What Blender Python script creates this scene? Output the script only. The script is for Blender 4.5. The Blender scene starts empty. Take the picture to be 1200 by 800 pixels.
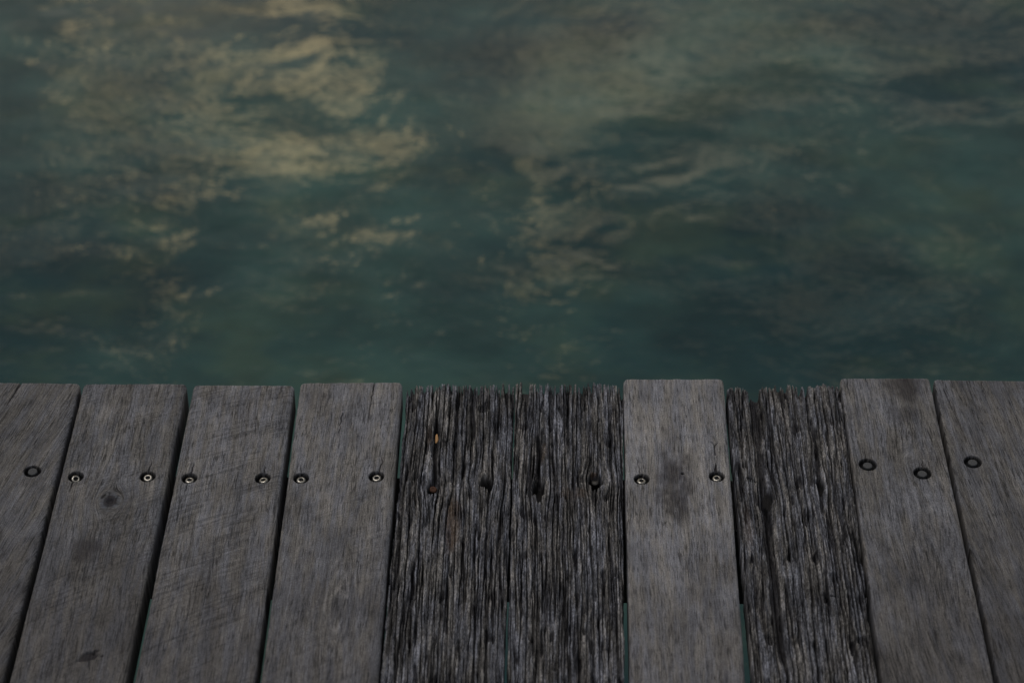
import bpy, bmesh, math
import numpy as np

R = math.radians
scene = bpy.context.scene
COL = scene.collection

# ------------------------------------------------------------------ noise
def _hash(ix, iy, seed):
    ix = ix.astype(np.int64); iy = iy.astype(np.int64)
    h = (ix * 374761393 + iy * 668265263 + int(seed) * 2147483647 + 12345) & 0xFFFFFFFF
    h = ((h ^ (h >> 13)) * 1274126177) & 0xFFFFFFFF
    h = ((h ^ (h >> 15)) * 2246822519) & 0xFFFFFFFF
    return h ^ (h >> 16)

def perlin(x, y, seed=0):
    """gradient noise, roughly -1..1"""
    x, y = np.broadcast_arrays(np.asarray(x, float), np.asarray(y, float))
    x0 = np.floor(x); y0 = np.floor(y)
    fx = x - x0; fy = y - y0
    def g(dx, dy):
        a = _hash(x0 + dx, y0 + dy, seed) * (2 * math.pi / 4294967296.0)
        return np.cos(a) * (fx - dx) + np.sin(a) * (fy - dy)
    u = fx * fx * fx * (fx * (fx * 6 - 15) + 10)
    v = fy * fy * fy * (fy * (fy * 6 - 15) + 10)
    a = g(0, 0) * (1 - u) + g(1, 0) * u
    b = g(0, 1) * (1 - u) + g(1, 1) * u
    return (a * (1 - v) + b * v) * 1.5

def sstep(a, b, x):
    t = np.clip((x - a) / (b - a), 0, 1)
    return t * t * (3 - 2 * t)

# ------------------------------------------------------------------ node helpers
def new_mat(name):
    m = bpy.data.materials.new(name)
    m.use_nodes = True
    nt = m.node_tree
    nt.nodes.clear()
    out = nt.nodes.new('ShaderNodeOutputMaterial')
    b = nt.nodes.new('ShaderNodeBsdfPrincipled')
    nt.links.new(b.outputs[0], out.inputs[0])
    return m, nt, b

class NT:
    """tiny helper for wiring math"""
    def __init__(s, nt): s.nt = nt
    def _in(s, sock, v):
        if isinstance(v, bpy.types.NodeSocket): s.nt.links.new(v, sock)
        elif v is not None: sock.default_value = v
    def math(s, op, a, b=None, c=None, clamp=False):
        n = s.nt.nodes.new('ShaderNodeMath'); n.operation = op; n.use_clamp = clamp
        s._in(n.inputs[0], a); s._in(n.inputs[1], b)
        if c is not None: s._in(n.inputs[2], c)
        return n.outputs[0]
    def mul(s, a, b): return s.math('MULTIPLY', a, b)
    def add(s, a, b): return s.math('ADD', a, b)
    def sub(s, a, b): return s.math('SUBTRACT', a, b)
    def ramp(s, x, a, b, lo=0.0, hi=1.0, smooth=True):
        n = s.nt.nodes.new('ShaderNodeMapRange')
        n.interpolation_type = 'SMOOTHSTEP' if smooth else 'LINEAR'
        s._in(n.inputs['Value'], x)
        n.inputs['From Min'].default_value = a; n.inputs['From Max'].default_value = b
        n.inputs['To Min'].default_value = lo; n.inputs['To Max'].default_value = hi
        return n.outputs['Result']
    def mix(s, f, a, b, mode='MIX'):
        n = s.nt.nodes.new('ShaderNodeMix'); n.data_type = 'RGBA'; n.blend_type = mode
        n.clamp_factor = True
        s._in(n.inputs[0], f)
        for k, v in ((6, a), (7, b)):
            if isinstance(v, tuple) and len(v) == 3: v = (*v, 1)
            s._in(n.inputs[k], v)
        return n.outputs[2]
    def comb(s, x, y, z):
        n = s.nt.nodes.new('ShaderNodeCombineXYZ')
        s._in(n.inputs[0], x); s._in(n.inputs[1], y); s._in(n.inputs[2], z)
        return n.outputs[0]
    def sep(s, v):
        n = s.nt.nodes.new('ShaderNodeSeparateXYZ'); s._in(n.inputs[0], v)
        return n.outputs
    def noise(s, vec, scale=1.0, detail=2.0, rough=0.5, dist=0.0):
        n = s.nt.nodes.new('ShaderNodeTexNoise')
        s._in(n.inputs['Vector'], vec)
        n.inputs['Scale'].default_value = scale; n.inputs['Detail'].default_value = detail
        n.inputs['Roughness'].default_value = rough; n.inputs['Distortion'].default_value = dist
        return n.outputs['Fac']
    def attr(s, name):
        n = s.nt.nodes.new('ShaderNodeAttribute'); n.attribute_name = name
        return n
    def bump(s, h, dist, strength=1.0):
        n = s.nt.nodes.new('ShaderNodeBump')
        n.inputs['Strength'].default_value = strength; n.inputs['Distance'].default_value = dist
        s._in(n.inputs['Height'], h)
        return n.outputs[0]

# ------------------------------------------------------------------ materials
def make_sound_wood():
    m, nt, b = new_mat('weathered_grey_wood')
    N = NT(nt)
    gx, gy, gz = N.sep(N.attr('gc').outputs['Vector'])
    ring = N.attr('ring').outputs['Fac']
    stain_shade = N.attr('stain_shade').outputs['Fac']
    bore_dark = N.attr('bore_dark').outputs['Fac']
    blue = N.attr('blue').outputs['Fac']
    saw = N.attr('saw').outputs['Fac']
    tone = N.attr('tone').outputs['Fac']
    # pores: short dark strokes along the grain
    p1 = N.noise(N.comb(N.mul(gx, 1020), N.mul(gy, 58), gz), 1, 1.5, .6)
    p2 = N.noise(N.comb(N.mul(gx, 620), N.mul(gy, 20), N.add(gz, 7)), 1, 2, .6)
    p3 = N.noise(N.comb(N.mul(gx, 1300), N.mul(gy, 420), N.add(gz, 3)), 1, 1, .5)
    # drying checks: few, long, thin
    c1 = N.noise(N.comb(N.mul(gx, 300), N.mul(gy, 11), N.add(gz, 19)), 1, 2.5, .6)
    c2 = N.noise(N.comb(N.mul(gx, 40), N.mul(gy, 14), N.add(gz, 31)), 1, 2, .5)
    chk = N.mul(N.ramp(N.math('ABSOLUTE', N.sub(c1, .5)), 0.0, .022, 1, 0), N.ramp(c2, .44, .60))
    # growth bands
    r1 = N.noise(N.comb(N.mul(ring, 150), N.mul(gy, 1.2), N.add(gz, 11)), 1, 2, .6)
    r2 = N.noise(N.comb(N.mul(ring, 420), N.mul(gy, 4), N.add(gz, 13)), 1, 2, .6)
    bl = N.noise(N.comb(N.mul(gx, 24), N.mul(gy, 11), N.add(gz, 41)), 1, 4, .62)
    bl2 = N.noise(N.comb(N.mul(gx, 55), N.mul(gy, 30), N.add(gz, 57)), 1, 4, .65)
    hue = N.noise(N.comb(N.mul(gx, 90), N.mul(gy, 14), N.add(gz, 71)), 1, 3, .6)
    sp = N.noise(N.comb(N.mul(gx, 900), N.mul(gy, 700), N.add(gz, 5)), 1, 1, .5)
    base = N.mix(N.ramp(hue, .36, .64), (.196, .181, .169), (.178, .176, .191))
    v = N.ramp(bl, .28, .72, .78, 1.20)
    v = N.mul(v, N.ramp(bl2, .3, .7, .89, 1.11))
    v = N.mul(v, N.ramp(r1, .3, .7, .89, 1.11))
    v = N.mul(v, N.ramp(r2, .3, .7, .88, 1.12))
    v = N.mul(v, N.ramp(p1, .33, .50, .46, 1.07))
    v = N.mul(v, N.ramp(p2, .34, .60, .86, 1.06))
    v = N.mul(v, N.ramp(p3, .3, .7, .80, 1.20))
    v = N.mul(v, N.ramp(sp, .3, .7, .84, 1.16))
    v = N.mul(v, N.sub(1, N.mul(chk, .72)))
    v = N.mul(v, N.sub(1, N.mul(saw, .55)))
    v = N.mul(v, tone)
    vv = N.comb(v, v, v)
    col = N.mix(1.0, base, vv, 'MULTIPLY')
    col = N.mix(blue, col, N.mix(1.0, col, (.72, .86, 1.10), 'MULTIPLY'))
    col = N.mix(N.mul(stain_shade, N.ramp(p1, .2, .7, 1.0, .85)), col, (.019, .016, .018))
    col = N.mix(bore_dark, col, (.006, .006, .0065))
    nt.links.new(col, b.inputs['Base Color'])
    b.inputs['Roughness'].default_value = .86
    b.inputs['Specular IOR Level'].default_value = .22
    h = N.add(N.add(N.mul(p1, .5), N.mul(p2, .7)), N.mul(r2, .35))
    h = N.add(h, N.mul(p3, .25))
    h = N.sub(h, N.mul(chk, 1.4))
    h = N.sub(h, N.mul(saw, .7))
    nt.links.new(N.bump(h, .00024), b.inputs['Normal'])
    return m

def make_rotten_wood():
    m, nt, b = new_mat('rotted_furrowed_wood')
    N = NT(nt)
    gx, gy, gz = N.sep(N.attr('gc').outputs['Vector'])
    stain_shade = N.attr('stain_shade').outputs['Fac']
    warm = N.attr('warm').outputs['Fac']
    recess_dark = N.attr('recess_dark').outputs['Fac']
    tone = N.attr('tone').outputs['Fac']
    f1 = N.noise(N.comb(N.mul(gx, 860), N.mul(gy, 50), gz), 1, 2, .6)
    f2 = N.noise(N.comb(N.mul(gx, 420), N.mul(gy, 18), N.add(gz, 9)), 1, 3, .6)
    f3 = N.noise(N.comb(N.mul(gx, 1200), N.mul(gy, 330), N.add(gz, 4)), 1, 1.5, .6)
    bl = N.noise(N.comb(N.mul(gx, 40), N.mul(gy, 16), N.add(gz, 23)), 1, 4, .6)
    hue = N.noise(N.comb(N.mul(gx, 120), N.mul(gy, 12), N.add(gz, 37)), 1, 3, .6)
    base = N.mix(N.ramp(hue, .38, .62), (.208, .194, .184), (.188, .190, .216))
    v = N.ramp(f1, .30, .66, .36, 1.45)
    v = N.mul(v, N.ramp(f2, .30, .68, .42, 1.35))
    v = N.mul(v, N.ramp(f3, .34, .66, .50, 1.45))
    v = N.mul(v, N.ramp(bl, .3, .7, .70, 1.12))
    v = N.mul(v, tone)
    col = N.mix(1.0, base, N.comb(v, v, v), 'MULTIPLY')
    col = N.mix(warm, col, (.085, .048, .024))
    col = N.mix(recess_dark, col, (.0125, .0115, .0140))
    col = N.mix(stain_shade, col, (.009, .008, .008))
    nt.links.new(col, b.inputs['Base Color'])
    b.inputs['Roughness'].default_value = .85
    b.inputs['Specular IOR Level'].default_value = .22
    h = N.add(N.mul(f1, .9), N.add(N.mul(f2, .8), N.mul(f3, .7)))
    nt.links.new(N.bump(h, .0012), b.inputs['Normal'])
    return m

def make_plain(name, col, rough, metal=0.0, scale=220, spread=.35, bumpd=.0002, spec=.4):
    m, nt, b = new_mat(name)
    N = NT(nt)
    tc = nt.nodes.new('ShaderNodeTexCoord')
    n1 = N.noise(tc.outputs['Object'], scale, 4, .6)
    v = N.ramp(n1, .3, .7, 1 - spread, 1 + spread)
    nt.links.new(N.mix(1.0, col, N.comb(v, v, v), 'MULTIPLY'), b.inputs['Base Color'])
    b.inputs['Roughness'].default_value = rough
    b.inputs['Metallic'].default_value = metal
    b.inputs['Specular IOR Level'].default_value = spec
    if bumpd: nt.links.new(N.bump(n1, bumpd), b.inputs['Normal'])
    return m

def make_water():
    m, nt, b = new_mat('sea_water')
    N = NT(nt)
    geo = nt.nodes.new('ShaderNodeNewGeometry')
    px, py, pz = N.sep(geo.outputs['Position'])
    # slow drift that bends the ripples
    wx = N.sub(N.noise(N.comb(N.mul(px, 1.9), N.mul(py, 1.9), 3.0), 1, 2, .5), .5)
    wy = N.sub(N.noise(N.comb(N.mul(px, 1.7), N.mul(py, 1.7), 13.0), 1, 2, .5), .5)
    qx = N.add(px, N.mul(wx, .30)); qy = N.add(py, N.add(N.mul(wy, .22), N.mul(px, WATER['skew'])))
    s = N.noise(N.comb(N.mul(qx, 2.3), N.mul(qy, 3.3), 0.0), 1, 1, .5)
    a = N.noise(N.comb(N.add(N.mul(qx, 8.0), N.mul(qy, 3.5)), N.add(N.mul(qy, 8.5), N.mul(qx, -2.5)), 5.0), 1, 1.2, .5, .4)
    a2 = N.noise(N.comb(N.add(N.mul(px, 9.0), N.mul(py, -4.0)), N.add(N.mul(py, 13.0), N.mul(px, 4.0)), 25.0), 1, 1, .5, .3)
    a = N.add(a, N.mul(a2, .45))
    c = N.noise(N.comb(N.add(N.mul(qx, 22), N.mul(qy, -8)), N.add(N.mul(qy, 25), N.mul(qx, 7)), 9.0), 1, 1.5, .5, .3)
    d = N.noise(N.comb(N.mul(qx, 50), N.mul(qy, 78), 15.0), 1, 1, .5)
    gust = N.ramp(N.noise(N.comb(N.mul(px, 1.1), N.mul(py, 1.5), 21.0), 1, 2, .5), .36, .62, .45, 1.25)
    h = N.add(N.add(N.mul(s, WATER['s']), N.mul(a, WATER['a'])),
              N.mul(gust, N.add(N.mul(c, WATER['c']), N.mul(d, WATER['d']))))
    nt.links.new(N.bump(h, 1.0), b.inputs['Normal'])
    murk = N.noise(N.comb(N.mul(px, 1.5), N.mul(py, 2.0), 31.0), 1, 4, .6)
    murk2 = N.noise(N.comb(N.mul(px, 5.0), N.mul(py, 7.0), 37.0), 1, 3, .6)
    col = N.mix(N.ramp(murk, .35, .66), WATER['deep'], WATER['green'])
    murk3 = N.noise(N.comb(N.mul(px, 3.2), N.mul(py, 4.2), 51.0), 1, 4, .6)
    col = N.mix(N.ramp(murk3, .48, .66, 0, .40), col, (.050, .076, .043))
    v = N.ramp(murk2, .3, .7, .80, 1.20)
    col = N.mix(1.0, col, N.comb(v, v, v), 'MULTIPLY')
    nt.links.new(col, b.inputs['Base Color'])
    b.inputs['Roughness'].default_value = .02
    b.inputs['IOR'].default_value = 1.333
    b.inputs['Specular IOR Level'].default_value = .5
    return m

WATER = dict(skew=-.10, s=.007, a=.0013, c=.00080, d=.00024,
             deep=(.009, .033, .035), green=(.034, .077, .065))

WOOD = make_sound_wood()
ROT = make_rotten_wood()
STEEL = make_plain('stainless_steel', (.26, .242, .212), .28, 1.0, 700, .55, .0001)
RUST = make_plain('rusty_iron', (.075, .032, .017), .8, .1, 700, .5, .0003)
RUBBER = make_plain('black_rubber', (.008, .008, .009), .75, 0, 600, .3, .0001, .2)
PLUG = make_plain('grey_plug', (.060, .060, .061), .75, 0, 900, .35, .0002, .3)
DARKSTEEL = make_plain('tarnished_steel', (.05, .046, .042), .55, .7, 800, .4, .0001)
JOIST = make_plain('wet_black_timber', (.009, .0085, .009), .8, 0, 60, .4, .0008, .25)
CHIP = make_plain('fresh_orange_wood', (.44, .24, .10), .7, 0, 900, .3, .0003, .3)
SEA = make_water()

# ------------------------------------------------------------------ board builder
def axis(a, b, fine_from, fine, coarse):
    """positions from a (near) to b (far): coarse below fine_from, fine above"""
    n1 = max(2, int((fine_from - a) / coarse)); n2 = max(2, int((b - fine_from) / fine))
    return np.concatenate([np.linspace(a, fine_from, n1, endpoint=False), np.linspace(fine_from, b, n2)])

def grid_object(name, X, Y, Z, bottom, attrs, mat):
    """X, Y, Z: (rows, cols) top surface; closes it with sides, ends and an underside"""
    def pad(A): return np.pad(A, 1, mode='edge')
    Xp, Yp, Zp = pad(X), pad(Y), pad(Z)
    Zp[0, :] = Zp[-1, :] = bottom; Zp[:, 0] = Zp[:, -1] = bottom
    nr, nc = Xp.shape
    co = np.stack([Xp, Yp, Zp], -1).reshape(-1, 3)
    i = np.arange(nr * nc).reshape(nr, nc)
    q = np.stack([i[:-1, :-1], i[:-1, 1:], i[1:, 1:], i[1:, :-1]], -1).reshape(-1, 4)
    und = np.stack([i[0, :-1], i[-1, :-1], i[-1, 1:], i[0, 1:]], -1).reshape(-1, 4)
    f = np.concatenate([q, und])
    me = bpy.data.meshes.new(name)
    me.vertices.add(len(co)); me.vertices.foreach_set('co', co.astype(np.float32).ravel())
    me.loops.add(f.size); me.loops.foreach_set('vertex_index', f.astype(np.int32).ravel())
    me.polygons.add(len(f))
    me.polygons.foreach_set('loop_start', np.arange(0, f.size, 4, dtype=np.int32))
    sm = np.ones(len(f), dtype=bool); sm[len(q):] = False
    me.polygons.foreach_set('use_smooth', sm)
    me.update(calc_edges=True)
    for k, v in attrs.items():
        if v.ndim == 3:
            a = me.attributes.new(k, 'FLOAT_VECTOR', 'POINT')
            vp = np.stack([pad(v[..., j]) for j in range(3)], -1)
            a.data.foreach_set('vector', vp.astype(np.float32).ravel())
        else:
            a = me.attributes.new(k, 'FLOAT', 'POINT')
            a.data.foreach_set('value', pad(v).astype(np.float32).ravel())
    me.materials.append(mat)
    ob = bpy.data.objects.new(name, me)
    COL.objects.link(ob)
    return ob

def crack_mask(X, Y, seg, seed):
    x0, y0, x1, y1, w = seg
    dx, dy = x1 - x0, y1 - y0
    L = math.hypot(dx, dy); dx /= L; dy /= L
    t = ((X - x0) * dx + (Y - y0) * dy) / L
    off = (X - x0) * (-dy) + (Y - y0) * dx + .0010 * perlin(t * L / .006, seed * 1.7, seed) + .0004 * perlin(t * L / .002, seed * 2.3, seed + 1)
    width = w * np.clip(1 - t, 0, 1) ** .6
    width = np.where((t < 0) | (t > 1), 0, width)
    return np.clip(1.4 - np.abs(off) / np.maximum(width, 1e-6), 0, 1) * (width > 1e-5)

NEAR = .78
THICK = .035

def sound_board(seed, far, near, tone, holes=(), knots=(), eyes=(), stains=(), cracks=(), saw=None, slant=0.0,  # stains: separate blots, plus faint broad painted shade near the viewer
                dents=(), fine=True, ztop=0.0, round_r=.0052):
    """far = (xl, xr, yl, yr) at the water's edge, near = (xl, xr) at y = 1.57"""
    ds = .0006 if fine else .004
    ys = axis(NEAR, 2.0, 1.53 if fine else 1.9, .00075 if fine else .004, .004)
    ys = np.concatenate([ys[:-1], np.linspace(ys[-1], ys[-1] + .04, 70)])
    L = 2.04 - NEAR
    nc = int(.117 / ds)
    # more columns at the rounded edges
    e = np.array([0, .0002, .0005, .0009, .0014, .002, .0027, .0034])
    inner = np.linspace(.0042, .117 - .0042, nc)
    sx = np.concatenate([e, inner, .117 - e[::-1]]) / .117
    T = (ys - NEAR) / L
    S, TT = np.meshgrid(sx, T)
    # ends taken on their own slant, corners rounded in plan
    yl, yr = far[2], far[3]
    yend = yl + (yr - yl) * S
    d_side = np.minimum(S, 1 - S) * .117
    cr = .0048
    yend = yend - np.where(d_side < cr, cr - np.sqrt(np.maximum(cr * cr - (cr - d_side) ** 2, 0)), 0)
    yend = yend + .0006 * perlin(S * 14, seed, seed)
    Y = NEAR + TT * (yend - NEAR)
    w = (Y - 1.57) / (far[2] - 1.57)
    xl = near[0] + (far[0] - near[0]) * w + .0005 * perlin(Y / .09, seed, seed + 5) + .0002 * perlin(Y / .012, seed, seed + 6)
    xr = near[1] + (far[1] - near[1]) * w + .0005 * perlin(Y / .09, seed + 3, seed + 7) + .0002 * perlin(Y / .012, seed, seed + 8)
    X = xl + (xr - xl) * S
    # grain direction
    U = X - slant * (Y - 1.8) + .0022 * perlin(X / .05, Y / .16, seed + 9) + .0006 * perlin(X / .012, Y / .04, seed + 10)
    G = U * 1.0 + .010 * perlin(X / .09, Y / .5, seed + 11) + .002 * perlin(X / .03, Y / .09, seed + 12)
    Z = np.full_like(X, ztop)
    Z += .0004 * perlin(X / .03, Y / .11, seed + 13) + .00012 * perlin(U / .004, Y / .05, seed + 14)
    stain_shade = np.zeros_like(X); bore_dark = np.zeros_like(X); blue = np.zeros_like(X)
    tonea = np.full_like(X, tone)  # plank's own tone, with lens vignetting painted into the outer planks
    for (kx, ky, r) in knots:
        dx, dy = X - kx, (Y - ky) * .8
        d2 = dx * dx + dy * dy + 1e-9
        U = U - dx * np.minimum(r * r * 3.2 / d2, 1.0) * np.exp(-d2 / (r * 5) ** 2)
        d = np.sqrt(d2) + .0008 * perlin(X / .004, Y / .004, seed + 20)
        U = np.where(d < r * .6, d * .7, U)
        G = G + .020 * np.exp(-d2 / (r * 2.6) ** 2)
        nz = .6 * perlin(X / .0055, Y / .0055, seed + 21) + .25 * perlin(X / .002, Y / .002, seed + 25)
        stain_shade = np.maximum(stain_shade, .97 * sstep(r * 1.45, r * .95, d + .0007 * nz))
        stain_shade = np.maximum(stain_shade, .40 * sstep(r * 2.0, r * .5, d + .0026 * nz))
        blue = np.maximum(blue, .75 * sstep(r * 2.6, r * .8, d + .0035 * perlin(X / .007, Y / .007, seed + 23)))
        tonea *= 1 + .16 * np.exp(-((d - r * 1.75 - .0006 * nz) / (r * .16)) ** 2) * (.5 + .5 * perlin(X / .006, Y / .006, seed + 24))
        Z -= .0018 * sstep(r * .8, r * .3, d)
        stain_shade = np.maximum(stain_shade, .97 * crack_mask(X, Y, (kx + r * .25, ky + r * .55, kx + r * .35, ky - r * .85, .0013), seed + 22))
    for (ex, ey, ax, ay, amp, vis) in eyes:
        q = ((X - ex) / ax) ** 2 + ((Y - ey) / ay) ** 2
        G = G + amp * np.exp(-q * .5)
        U = U - (X - ex) * .30 * np.exp(-q * .5)
        for rr, wd, st in ((.85, .12, .60), (1.15, .07, -.30), (1.45, .08, .42), (1.75, .08, -.22), (2.05, .08, .28), (2.35, .08, -.18)):
            qq = np.sqrt(q) + .16 * perlin(X / .012, Y / .03, seed + 24)
            tonea *= 1 + vis * st * np.exp(-((qq - rr) / wd) ** 2) * (.55 + .6 * perlin(X / .02, Y / .03, seed + 25))
        tonea *= 1 - .24 * vis * np.exp(-(q / .50) ** 2)
    for (sxx, syy, ax, ay, st) in stains:  # separate blots, plus faint broad ones painting shade near the viewer
        q = ((X - sxx) / ax) ** 2 + ((Y - syy) / ay) ** 2 + .60 * perlin(X / .014, Y / .026, seed + 26) + .35 * perlin(X / .004, Y / .008, seed + 27)
        stain_shade = np.maximum(stain_shade, st * sstep(1.75, -.15, q))
    for (dx_, dy_, ax, ay, rot, dep) in dents:          # small gouges
        c, s_ = math.cos(rot), math.sin(rot)
        a = (X - dx_) * c + (Y - dy_) * s_; bb = -(X - dx_) * s_ + (Y - dy_) * c
        q = np.sqrt((a / ax) ** 2 + ((bb + .25 * a * a / ax) / ay) ** 2) + .22 * perlin(X / .004, Y / .004, seed + 29)
        k = sstep(1.1, .75, q)
        Z -= dep * k; stain_shade = np.maximum(stain_shade, .97 * k)
    sawa = np.zeros_like(X)
    if saw:
        cx, cy, period, amt, thr = saw
        rr = np.hypot(X - cx, Y - cy) + .0008 * perlin(X / .02, Y / .02, seed + 30)
        lin = .9 * (1 - sstep(.02, .12, np.abs(perlin(rr / period, X / .30, seed + 31)))) * sstep(-.2, .3, perlin(rr / .011, X / .05, seed + 36))
        lin = np.maximum(lin, .75 * sstep(thr + .05, thr + .30, perlin(rr / (period * .45), X / .09, seed + 33)))
        lin = np.maximum(lin, .55 * sstep(.20, .50, perlin(rr / (period * .25), X / .06, seed + 35)))
        lin *= (.30 + .70 * sstep(-.35, .30, perlin(X / .05, rr / .03, seed + 32))) * (.60 + .40 * sstep(-.3, .3, perlin(X / .004, Y / .004, seed + 34)))
        sawa = amt * lin
        Z -= .00022 * sawa
    for k, seg in enumerate(cracks):
        c = crack_mask(X, Y, seg, seed + 40 + 3 * k)
        Z -= .003 * c; stain_shade = np.maximum(stain_shade, .92 * c)
    for (hx, hy, rad, dep) in holes:
        d = np.hypot(X - hx, Y - hy) + .00022 * perlin(X / .003, Y / .003, seed + 50)
        k = sstep(rad + .0002, rad - .0005, d)
        Z -= dep * k + .0004 * sstep(rad + .0008, rad, d) * (1 - k)
        bore_dark = np.maximum(bore_dark, sstep(rad + .0004, rad - .0001, d))  # whole bore coloured near black
        stain_shade = np.maximum(stain_shade, .30 * sstep(rad + .0014, rad + .0002, d + .0009 * perlin(X / .003, Y / .006, seed + 51)))
    # rounded arrises
    def rnd(d, r): return np.where(d < r, r - np.sqrt(np.maximum(r * r - (r - np.clip(d, 0, r)) ** 2, 0)), 0)
    dl = (X - xl); dr = (xr - X); de = yend - Y
    wear = 1 + .25 * perlin(Y / .02, seed, seed + 60)
    Z -= rnd(np.minimum(dl, dr), round_r) * wear + rnd(de, .0026) * (1 + .3 * perlin(X / .01, seed, seed + 61))
    tonea *= 1 + .45 * sstep(.0035, .0006, de) * (.6 + .5 * perlin(X / .012, seed, seed + 62)) + .22 * sstep(.003, .0006, np.minimum(dl, dr)) * (.6 + .6 * perlin(Y / .02, seed, seed + 63))
    # lens-falloff shade painted over the near end, darkening towards the viewer
    shade_edge = perlin(X / .05, Y / .07, seed + 70) * .5 + perlin(X / .018, Y / .03, seed + 71) * .3
    stain_shade = np.maximum(stain_shade, .42 * sstep(-1.0, 1.0, (1.74 - Y) / .16 + shade_edge))
    gc = np.stack([U, Y + 0 * U, np.full_like(X, seed * 3.71)], -1)
    return X, Y, Z, dict(gc=gc, ring=G, stain_shade=stain_shade, bore_dark=bore_dark, blue=blue, saw=sawa, tone=tonea)

def rotten_board(seed, far, near, tone, hollows=(), warms=(), ridge=1.0, valleys=(), nicks=(), ztop=-.0035, end_dip=(), warp=1.0, slant=0.0):
    ds = .00045
    ys = axis(NEAR, 2.0, 1.53, .00085, .004)
    ys = np.concatenate([ys[:-1], np.linspace(ys[-1], ys[-1] + .04, 90)])
    L = 2.04 - NEAR
    wid = far[1] - far[0]
    sx = np.linspace(0, 1, int(wid / ds))
    S, TT = np.meshgrid(sx, (ys - NEAR) / L)
    u0 = S * wid
    # splintered end: every fibre stops at its own length
    blk = perlin(np.floor(u0 / .0060 + .45 * perlin(u0 / .011, seed, seed + 4)) * 3.17 + .5, seed * 1.3 + .5, seed + 1)
    e = .0028 * blk + .0009 * perlin(u0 / .0030, seed, seed + 2) + .0006 * perlin(u0 / .0013, seed, seed + 3)
    e += .0034 * perlin(u0 / .026, seed, seed + 9) + .0026
    for (c, wdt, dep) in end_dip: e -= dep * np.exp(-((u0 - c) / wdt) ** 2)
    yend = far[2] + (far[3] - far[2]) * S
    Y = NEAR + TT * (yend - NEAR)
    Y = Y + e * sstep(yend - .05, yend, Y)
    w = (Y - 1.57) / (far[2] - 1.57)
    xl = near[0] + (far[0] - near[0]) * w + .0012 * perlin(Y / .035, seed, seed + 6) + .0006 * perlin(Y / .008, seed, seed + 7)
    xr = near[1] + (far[1] - near[1]) * w + .0012 * perlin(Y / .035, seed + 4, seed + 8) + .0006 * perlin(Y / .008, seed, seed + 9)
    X = xl + (xr - xl) * S
    U = X - slant * (Y - 1.8) + warp * .0030 * perlin(X / .06, Y / .20, seed + 10) + warp * .0011 * perlin(X / .018, Y / .07, seed + 11) + .0006 * perlin(X / .006, Y / .022, seed + 12) + .0003 * perlin(X / .003, Y / .007, seed + 28)
    for (hx, hy, ax, ay, dep) in hollows:              # fibres bend round the fastener hollows
        q = ((X - hx) / (ax * 2.2)) ** 2 + ((Y - hy) / (ay * 2.2)) ** 2
        U = U - (X - hx) * .45 * np.exp(-q)
    # furrows: zero lines of stretched noise, on three scales
    n1 = perlin(U / (.0078 * ridge), Y / .34, seed + 13)
    n2 = perlin(U / (.0037 * ridge), Y / .13, seed + 14)
    n3 = perlin(U / (.0020 * ridge), Y / .045, seed + 15)
    n4 = perlin(U / .0012, Y / .010, seed + 16)
    lo = perlin(U / .030, Y / .20, seed + 17)
    wv1 = .17 + .09 * perlin(X / .02, Y / .08, seed + 18)
    g1 = 1 - sstep(0, wv1, np.abs(n1))
    g2 = (1 - sstep(0, .20, np.abs(n2))) * sstep(-.45, .25, perlin(U / .012, Y / .07, seed + 19))
    g3 = (1 - sstep(0, .20, np.abs(n3))) * sstep(-.3, .4, perlin(U / .008, Y / .04, seed + 20))
    dend = np.clip((yend + e - Y), 0, 1)
    ero = 1 + .8 * np.exp(-dend / .018)
    Z = np.full_like(X, ztop) + .0016 * lo
    Z -= ero * (.0080 * g1 + .0050 * g2 + .0024 * g3)
    Z += .0010 * np.abs(n1) + .0011 * np.abs(n2) + .0012 * n3 + .0009 * n4
    pit = sstep(.38, .62, perlin(U / .007, Y / .030, seed + 21))
    Z -= .0038 * pit
    Z += .0005 * perlin(X / .0022, Y / .004, seed + 22)
    stain_shade = np.zeros_like(X); warm = np.zeros_like(X); recess_dark = np.zeros_like(X)
    # darker colour along the furrow lines and pits, patchily
    patchy = sstep(-.35, .35, perlin(U / .02, Y / .12, seed + 23))
    recess_dark = np.clip(.85 * g1 * (.5 + .5 * patchy) + .70 * g2 * (.4 + .6 * patchy) + .40 * g3 + .6 * pit, 0, .94)
    for (vx, vy0, vy1, wd, dep) in valleys:            # long rotted-out troughs
        k = np.exp(-((X - vx - .003 * perlin(Y / .05, vx * 40, seed + 24)) / (wd * (1 + .5 * perlin(Y / .03, 2, seed + 25)))) ** 2) * sstep(vy0 - .03, vy0, Y) * sstep(vy1 + .03, vy1, Y)
        Z -= dep * k; recess_dark = np.maximum(recess_dark, .85 * sstep(.25, .9, k))
    for (hx, hy, ax, ay, dep) in hollows:
        q = np.sqrt(((X - hx) / ax) ** 2 + ((Y - hy) / ay) ** 2) + .30 * perlin(X / .004, Y / .008, seed + 26)
        k = sstep(1.15, .7, q)
        Z = Z * (1 - k) + (ztop - dep) * k + .0004 * n4 * k
        recess_dark = np.maximum(recess_dark, .9 * k); stain_shade = np.maximum(stain_shade, .97 * sstep(1.05, .65, q))
    for (wx, wy, ax, ay, st) in warms:
        q = ((X - wx) / ax) ** 2 + ((Y - wy) / ay) ** 2 + .5 * perlin(X / .006, Y / .02, seed + 27)
        warm = np.maximum(warm, st * sstep(1.3, .2, q) * (1 - .6 * g1))
    for k, seg in enumerate(nicks):
        c = crack_mask(X, Y, seg, seed + 60 + 3 * k)
        Z -= .004 * c; recess_dark = np.maximum(recess_dark, .9 * c)
    dl = np.minimum(X - xl, xr - X)
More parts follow.
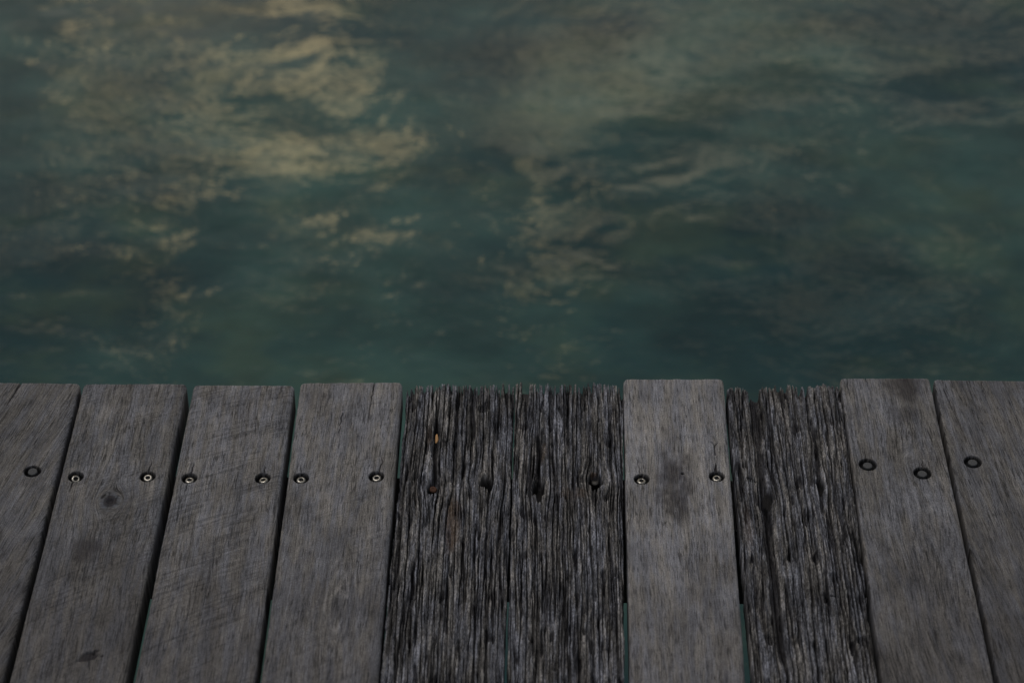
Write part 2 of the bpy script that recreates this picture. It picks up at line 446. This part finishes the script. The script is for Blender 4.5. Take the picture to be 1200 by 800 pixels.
    Z -= .0035 * sstep(.004, 0, dl) + .0030 * sstep(.006, 0, dend)
    Z = np.maximum(Z, -THICK + .005)
    gc = np.stack([U, Y + 0 * U, np.full_like(X, seed * 2.93)], -1)
    return X, Y, Z, dict(gc=gc, stain_shade=stain_shade, warm=warm, recess_dark=recess_dark, tone=np.full_like(X, tone))

# ------------------------------------------------------------------ fasteners
def bm_object(name, bm, mats, parent=None, loc=(0, 0, 0), smooth=True):
    me = bpy.data.meshes.new(name)
    bmesh.ops.recalc_face_normals(bm, faces=bm.faces)
    bm.to_mesh(me); bm.free()
    for p in me.polygons: p.use_smooth = smooth
    for m in (mats if isinstance(mats, (list, tuple)) else [mats]): me.materials.append(m)
    o = bpy.data.objects.new(name, me)
    o.location = loc
    COL.objects.link(o)
    if parent: o.parent = parent
    return o

def lathe(profile, n=40, sides=None):
    """profile: (radius, z, matindex); sides: indices of the profile rings made hexagonal"""
    bm = bmesh.new(); rings = []
    for k, (r, z, mi) in enumerate(profile):
        if r <= 1e-7: rings.append([bm.verts.new((0, 0, z))]); continue
        ring = []
        for i in range(n):
            a = 2 * math.pi * i / n
            rr = r
            if sides and k in sides:
                m = math.pi / 3
                rr = r * math.cos(m / 2) / math.cos((a % m) - m / 2)
            ring.append(bm.verts.new((rr * math.cos(a), rr * math.sin(a), z)))
        rings.append(ring)
    for k in range(len(rings) - 1):
        A, B = rings[k], rings[k + 1]; mi = profile[k + 1][2]
        for i in range(n):
            j = (i + 1) % n
            if len(A) == 1: f = bm.faces.new((A[0], B[i], B[j]))
            elif len(B) == 1: f = bm.faces.new((A[i], A[j], B[0]))
            else: f = bm.faces.new((A[i], A[j], B[j], B[i]))
            f.material_index = mi
    return bm

def screw_mesh():
    """domed stainless head with a hexagonal driving recess, on its shank"""
    p = [(0, -.0300, 0), (.0008, -.0290, 0), (.0026, -.0270, 0), (.0026, -.0064, 0), (.0052, -.0058, 0), (.0056, -.0050, 0), (.0054, -.0040, 0),
         (.0047, -.0032, 0), (.0038, -.0028, 0), (.0030, -.0027, 0), (.0026, -.0029, 0), (.0024, -.0052, 1), (.0012, -.0056, 1), (0, -.0057, 1)]
    return lathe(p, 42, sides=(10, 11))

def plug_mesh():
    """flat grey plug sunk in its bore"""
    p = [(0, -.012, 0), (.0050, -.012, 0), (.0051, -.0018, 0), (.0049, -.0012, 0), (.0044, -.0010, 0), (.0016, -.0011, 0), (0, -.0012, 0)]
    return lathe(p, 40)

def place_fastener(board, kind, x, y, rot, tilt=(0, 0), label=None, z=0.0):
    bm = screw_mesh() if kind == 'screw' else plug_mesh()
    o = bm_object('screw' if kind == 'screw' else 'plug', bm, [STEEL, DARKSTEEL] if kind == 'screw' else [PLUG], board, (x, y, z + (.0007 if kind == 'screw' else .0004)))
    o.rotation_euler = (tilt[0], tilt[1], rot)
    if label: o['label'] = label
    return o

def tag(o, label=None, cat=None, group=None, kind=None):
    if label: o['label'] = label
    if cat: o['category'] = cat
    if group: o['group'] = group
    if kind: o['kind'] = kind
    return o

# ------------------------------------------------------------------ the deck
HR = .0083     # bore radius of the sunk screws
HD = .0072
GS = 'sound grey planks of the jetty deck'
GR = 'rotted planks of the jetty deck'

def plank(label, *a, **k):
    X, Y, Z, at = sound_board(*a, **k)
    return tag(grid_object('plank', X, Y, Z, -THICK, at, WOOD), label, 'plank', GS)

def rotted(label, *a, **k):
    X, Y, Z, at = rotten_board(*a, **k)
    return tag(grid_object('rotted_plank', X, Y, Z, -THICK, at, ROT), label, 'rotted plank', GR)

# far (xl, xr, yl, yr), near (xl, xr) in metres
b = plank('grey plank with one dark ring plug and a short split at its water end', 1, (-.6336, -.5165, 2.0298, 2.0292), (-.6375, -.5188), .62,
          holes=[(-.5441, 1.8764, .0090, .0075)], slant=.22, cracks=[(-.5835, 2.034, -.5935, 1.985, .0016)],
          stains=[(-.60, 1.72, .03, .06, .16), (-.545, 1.66, .02, .10, .14)])
place_fastener(b, 'plug', -.5441, 1.8764, .3, tilt=(.10, -.08), z=.0004)

b = plank('grey plank with a dark round knot between and below its two screws', 2, (-.5125, -.3949, 2.0285, 2.0299), (-.5121, -.3984), .72,
          holes=[(-.4954, 1.8686, HR, HD), (-.4177, 1.8695, HR, HD)], knots=[(-.4524, 1.829, .0064)],
          stains=[(-.4667, 1.752, .019, .024, .75), (-.44, 1.775, .03, .02, .26), (-.43, 1.70, .03, .05, .12)],
          dents=[(-.4400, 1.6000, .0105, .0062, .42, .0022), (-.4335, 1.6065, .0045, .0022, .75, .0018), (-.4262, 1.6005, .0020, .0016, .2, .0010)],
          eyes=[(-.452, 1.84, .020, .045, .02, .30)],
          saw=(-.02, .95, .0085, .75, .24), cracks=[(-.4975, 1.860, -.4990, 1.842, .0006), (-.418, 1.878, -.4165, 1.893, .0006)])
place_fastener(b, 'screw', -.4954, 1.8686, .2, tilt=(.34, .16), label='screw head sunk deepest and mostly in shadow', z=-.0022)
place_fastener(b, 'screw', -.4177, 1.8695, .9, tilt=(.10, -.12))

b = plank('grey plank crossed all over by slanting saw marks', 3, (-.3873, -.2721, 2.0277, 2.0283), (-.3892, -.2713), .86,
          holes=[(-.3720, 1.8673, HR, HD), (-.2925, 1.8682, HR, HD)], saw=(.09, .90, .0090, .95, .05),
          cracks=[(-.3715, 1.876, -.3695, 1.892, .0008), (-.373, 1.858, -.3745, 1.842, .0005), (-.2915, 1.877, -.2918, 1.890, .0006)],
          stains=[(-.335, 1.80, .010, .012, .22), (-.33, 1.99, .03, .03, .20), (-.30, 1.66, .03, .05, .14)])
place_fastener(b, 'screw', -.3720, 1.8673, .5, tilt=(-.05, .05))
place_fastener(b, 'screw', -.2925, 1.8682, 1.3, tilt=(-.12, .02))

b = plank('grey plank with a pale eye shaped grain figure towards its near end', 4, (-.2659, -.1495, 2.0330, 2.0360), (-.2651, -.1505), .88,
          holes=[(-.2509, 1.8687, HR, HD), (-.1697, 1.8725, HR, HD)], eyes=[(-.1977, 1.672, .0090, .034, .028, 1.0)],
          saw=(.20, .90, .011, .50, .16), slant=.02,
          cracks=[(-.2520, 1.878, -.2535, 1.889, .0006), (-.1675, 1.880, -.163, 1.905, .0007), (-.181, 2.035, -.186, 1.95, .0006), (-.214, 1.98, -.216, 1.93, .0006)],
          stains=[(-.245, 2.0, .012, .018, .35), (-.25, 1.845, .01, .03, .18)])
place_fastener(b, 'screw', -.2509, 1.8687, .1, tilt=(.05, .06))
place_fastener(b, 'screw', -.1697, 1.8725, .75, tilt=(.02, -.10))

b = rotted('dark rotted plank with a bright orange splinter and a rusty screw in its furrows', 5, (-.1438, -.0221, 2.0348, 2.0363), (-.1484, -.0277), .86, warp=.5, ridge=.80,
           hollows=[(-.1080, 1.8640, .0074, .014, .016), (-.0502, 1.8690, .0072, .0105, .020)],
           valleys=[(-.1075, 1.88, 1.955, .0034, .014), (-.068, 1.96, 2.04, .0035, .008)],
           warms=[(-.085, 1.80, .009, .050, .60), (-.116, 1.945, .004, .02, .5), (-.104, 1.862, .004, .006, .5)],
           nicks=[(-.148, 1.712, -.130, 1.706, .0012), (-.126, 1.693, -.118, 1.700, .0010)])
o = bm_object('screw', lathe([(0, -.020, 0), (.0022, -.019, 0), (.0022, -.0105, 0), (.0040, -.0100, 0), (.0041, -.0088, 0), (.0030, -.0080, 0), (.0012, -.0084, 0), (0, -.0088, 0)], 24), [RUST], b, (-.1062, 1.8628, -.0032))
o.rotation_euler = (.25, .2, 0); o['label'] = 'small rusty orange screw head down in a hollow'
def splinter():
    bm = bmesh.new()
    rows = []
    for i in range(9):
        t = i / 8
        wv = .0017 * math.sin(math.pi * (.12 + .80 * t)) ** .8
        y = -.006 + .012 * t
        zc = .0004 + .0016 * t
        rows.append([bm.verts.new((wv * math.cos(a) + .0005 * math.sin(5 * t), y, zc + .6 * wv * math.sin(a) + .0002 * math.sin(3 * a + 6 * t))) for a in [k * math.pi / 4 for k in range(8)]])
    for A, B in zip(rows, rows[1:]):
        for k in range(8): bm.faces.new((A[k], A[(k + 1) % 8], B[(k + 1) % 8], B[k]))
    bm.faces.new(rows[0]); bm.faces.new(rows[-1][::-1])
    return bm
o = bm_object('splinter', splinter(), [CHIP], b, (-.1068, 1.9385, -.0030)); o.rotation_euler = (.1, 0, -.12)
o['label'] = 'bright orange splinter of raw wood'

b = rotted('dark rotted plank with the highest jagged fibres, left of the raised grey plank', 6, (-.0202, .1021, 2.0398, 2.0370), (-.0244, .0912), .86, warp=.5,
           hollows=[(.0061, 1.8640, .0070, .018, .020), (.0671, 1.8715, .0078, .0105, .018)],
           valleys=[(.0065, 1.86, 1.945, .0034, .014), (.035, 1.64, 1.70, .003, .006)],
           warms=[(.045, 1.852, .018, .010, .35), (.0665, 1.8835, .004, .0025, .7), (.01, 1.92, .006, .02, .3)], ridge=.72)
o = bm_object('screw', lathe([(0, -.022, 0), (.0022, -.020, 0), (.0022, -.0098, 0), (.0044, -.0092, 0), (.0045, -.0080, 0), (.0032, -.0072, 0), (0, -.0070, 0)], 24), [DARKSTEEL], b, (.0671, 1.8775, -.0035))
o.rotation_euler = (.1, -.1, 0); o['label'] = 'tarnished screw head down in a hollow'

b = plank('light grey plank standing proud between two rotted planks', 7, (.1026, .2171, 2.0444, 2.0458), (.0969, .2101), 1.08,
          holes=[(.1179, 1.8718, HR, HD), (.1995, 1.8770, HR, HD), (.1627, 1.8815, .0017, .006)],
          stains=[(.1545, 1.866, .020, .060, .86), (.150, 1.93, .014, .03, .40), (.165, 1.72, .03, .03, .18), (.128, 2.02, .01, .02, .25)],
          cracks=[(.1985, 1.886, .2003, 1.898, .0016), (.2000, 1.912, .1997, 1.932, .0008), (.2000, 1.926, .2040, 1.935, .0006), (.2000, 1.926, .1970, 1.936, .0006),
                  (.1170, 1.880, .1120, 1.918, .0004)], saw=(.30, 1.25, .013, .14, .30))
place_fastener(b, 'screw', .1179, 1.8718, .3, tilt=(-.04, .04))
place_fastener(b, 'screw', .1995, 1.8770, 1.1, tilt=(-.02, -.03))

b = rotted('dark rotted plank with wide deep furrows between two sound grey planks', 8, (.2205, .3490, 2.0365, 2.0390), (.2190, .3409), .80,
           hollows=[(.2530, 1.8500, .006, .016, .010), (.3115, 1.8700, .0045, .012, .012)],
           valleys=[(.250, 1.62, 2.04, .0062, .012), (.312, 1.84, 1.95, .0028, .008), (.225, 1.86, 1.90, .004, .006)],
           warms=[(.228, 1.80, .006, .04, .25)], ridge=1.05, warp=.5, end_dip=[(.030, .009, .011)],
           nicks=[(.300, 1.70, .318, 1.695, .0014), (.232, 1.880, .246, 1.876, .0016)])

b = plank('grey plank with two dark ring plugs and curved growth rings', 9, (.3503, .4518, 2.0490, 2.0502), (.3444, .4534), .70,
          holes=[(.3654, 1.8987, .0096, .0060), (.4232, 1.8853, .0096, .0060)],
          eyes=[(.428, 1.895, .026, .034, .022, .42), (.420, 1.79, .030, .046, .020, .34), (.445, 1.66, .034, .060, .018, .30)],
          stains=[(.4264, 2.032, .022, .026, .80), (.415, 1.985, .016, .014, .50), (.40, 1.74, .03, .04, .16)],
          cracks=[(.425, 1.895, .4255, 1.908, .0006), (.3580, 2.050, .3570, 2.02, .0005), (.379, 2.050, .381, 2.025, .0005)], slant=-.03, round_r=.0022)
place_fastener(b, 'plug', .3654, 1.8987, 0, z=-.0006)
place_fastener(b, 'plug', .4232, 1.8853, .5, z=-.0002)

b = plank('grey plank with one dark ring plug beside the plank with growth rings', 10, (.4565, .5732, 2.0479, 2.0462), (.4584, .5738), .63,
          holes=[(.4806, 1.9043, .0096, .0060)], slant=-.10, round_r=.0022,
          stains=[(.492, 1.95, .006, .02, .25), (.50, 1.68, .03, .08, .14), (.475, 1.96, .004, .02, .25)],
          cracks=[(.466, 2.03, .478, 1.95, .0005), (.51, 2.046, .512, 2.0, .0004)])
place_fastener(b, 'plug', .4806, 1.9043, 0, z=.0)

# the deck runs on past both sides of the picture
for k, (xl, xr, tn) in enumerate(((-.7575, -.6405, .66), (-.8815, -.7640, .72), (.5790, .6955, .70), (.7020, .8185, .66))):
    ye = 2.031 + .004 * (k % 3)
    b = plank('grey plank of the deck lying beyond the edge of the picture', 21 + k, (xl, xr, ye, ye + .001), (xl - .001, xr + .001), tn,
              holes=[(xl + .020, 1.876 + .004 * k, HR, HD), (xr - .020, 1.880 - .003 * k, HR, HD)])
    place_fastener(b, 'screw', xl + .020, 1.876 + .004 * k, .4 * k, tilt=(.05, -.04))
    place_fastener(b, 'screw', xr - .020, 1.880 - .003 * k, .7 * k, tilt=(-.06, .03))

# ------------------------------------------------------------------ the beam under the planks
def box(x0, x1, y0, y1, z0, z1, bev):
    bm = bmesh.new()
    bmesh.ops.create_cube(bm, size=1)
    for v in bm.verts:
        v.co = ((x0 + x1) / 2 + v.co.x * (x1 - x0), (y0 + y1) / 2 + v.co.y * (y1 - y0), (z0 + z1) / 2 + v.co.z * (z1 - z0))
    bmesh.ops.bevel(bm, geom=list(bm.edges), offset=bev, segments=2, affect='EDGES')
    return bm
o = bm_object('joist', box(-.90, .84, 1.824, 1.914, -.144, -.0352, .004), [JOIST], smooth=False)
tag(o, 'black timber joist crossing under the planks, seen through the gaps', 'joist')

# ------------------------------------------------------------------ water
WZ = -.80
bm = bmesh.new()
vs = [bm.verts.new(p) for p in ((-900, -900, WZ), (900, -900, WZ), (900, 900, WZ), (-900, 900, WZ))]
bm.faces.new(vs)
o = bm_object('water', bm, [SEA], smooth=False)
tag(o, kind='structure')

# ------------------------------------------------------------------ sky, sun
SUN_EL, SUN_AZ = 14, -24           # azimuth from +Y, negative to the left
wd = bpy.data.worlds.new('World'); scene.world = wd; wd.use_nodes = True
nt = wd.node_tree; nt.nodes.clear(); N = NT(nt)
out = nt.nodes.new('ShaderNodeOutputWorld'); bg = nt.nodes.new('ShaderNodeBackground')
nt.links.new(bg.outputs[0], out.inputs[0])
sky = nt.nodes.new('ShaderNodeTexSky'); sky.sky_type = 'NISHITA'; sky.sun_disc = False
sky.sun_elevation = R(SUN_EL); sky.sun_rotation = R(SUN_AZ)
sky.air_density = 1.0; sky.dust_density = 2.0; sky.ozone_density = 1.0
tc = nt.nodes.new('ShaderNodeTexCoord')
dx, dy, dz = N.sep(tc.outputs['Generated'])
zc = N.math('MAXIMUM', dz, .06)
qx = N.math('DIVIDE', dx, zc); qy = N.math('DIVIDE', dy, zc)     # where the ray meets a flat cloud deck
n1 = N.noise(N.comb(N.add(N.mul(qx, 17), N.mul(qy, -5)), N.add(N.mul(qy, 15), N.mul(qx, 7)), 2.6), 1, 6, .60, .5)
n2 = N.noise(N.comb(N.mul(qx, 2.0), N.mul(qy, 1.3), 8.0), 1, 4, .5)
n3 = N.noise(N.comb(N.add(N.mul(qx, 16), N.mul(qy, 7)), N.add(N.mul(qy, 17), N.mul(qx, 8)), 17.0), 1, 6, .62, .4)
def lump(cx, cy, ax, ay, amp=1.0):
    a = N.math('DIVIDE', N.sub(qx, cx), ax); c = N.math('DIVIDE', N.sub(qy, cy), ay)
    return N.mul(N.math('EXPONENT', N.mul(N.add(N.mul(a, a), N.mul(c, c)), -1.0)), amp)
def union(*l):
    o = l[0]
    for k in l[1:]: o = N.math('MAXIMUM', o, k)
    return o
SK = dict(overcast=(2.1, 2.2, 2.35), warm=(30.0, 23.8, 13.8), beige=(14.5, 12.6, 9.2), strength=.12)
cov = N.ramp(n2, .30, .52)
col = N.mix(N.mul(cov, .9), sky.outputs[0], SK['overcast'])
# high thin cloud, brighter towards the lower sky over the water
thin = N.mul(N.ramp(n3, .34, .70), N.ramp(qy, 1.30, 1.75, .14, .50))
col = N.mix(thin, col, (6.6, 6.3, 5.8))
lw = union(lump(-.215, 1.65, .115, .12), lump(-.27, 1.55, .17, .045), lump(-.13, 1.58, .05, .06, .9), lump(-.40, 1.70, .06, .025, .9),
           lump(-.22, 1.42, .14, .09, .48), lump(-.03, 1.47, .14, .07, .40), lump(.02, 1.36, .20, .07, .25), lump(-.10, 1.70, .03, .02, .8))
gap = N.sub(1.0, lump(-.075, 1.68, .045, .09, .8))
lw = N.mul(N.mul(lw, gap), .86)
mask_w = N.ramp(N.add(lw, N.mul(N.sub(n1, .5), 3.2)), .42, .86)
lb = union(lump(.07, 1.66, .13, .17), lump(.04, 1.53, .14, .07, .62), lump(.16, 1.46, .16, .10, .38), lump(.22, 1.72, .22, .11, .85), lump(.40, 1.76, .08, .05, .8),
           lump(.26, 1.33, .10, .12, .52), lump(-.34, 1.76, .12, .05, .7))
mask_b = N.mul(N.ramp(N.add(lb, N.mul(N.sub(n3, .5), 2.3)), .22, 1.15), .95)
col = N.mix(mask_b, col, SK['beige'])
holes = N.noise(N.comb(N.add(N.mul(qx, 24), N.mul(qy, 9)), N.add(N.mul(qy, 19), N.mul(qx, -8)), 61.0), 1, 4, .6, .8)
mask_w = N.mul(mask_w, N.ramp(holes, .36, .47, .15, 1.0))
col = N.mix(mask_w, col, SK['warm'])
nt.links.new(col, bg.inputs[0]); bg.inputs[1].default_value = SK['strength']

sd = bpy.data.lights.new('sun', 'SUN'); sd.energy = 1.0; sd.angle = R(30); sd.color = (1, .965, .93)
so = bpy.data.objects.new('sun', sd); COL.objects.link(so)
el = R(66); az = R(-38)
from mathutils import Vector
so.rotation_euler = Vector((math.sin(az) * math.cos(el), math.cos(az) * math.cos(el), math.sin(el))).to_track_quat('Z', 'Y').to_euler()

# ------------------------------------------------------------------ camera
cd = bpy.data.cameras.new('camera'); cam = bpy.data.objects.new('camera', cd); COL.objects.link(cam)
cam.location = (0, 0, 1.65); cam.rotation_euler = (R(90 - 38), 0, R(.69))
cd.sensor_width = 36; cd.lens = 2694 / 1200 * 36; cd.clip_start = .05; cd.clip_end = 3000
cd.dof.use_dof = True; cd.dof.focus_distance = 2.50; cd.dof.aperture_fstop = 4.4
scene.camera = cam

scene.view_settings.view_transform = 'Standard'; scene.view_settings.look = 'None'
scene.view_settings.gamma = 1; scene.view_settings.exposure = 0
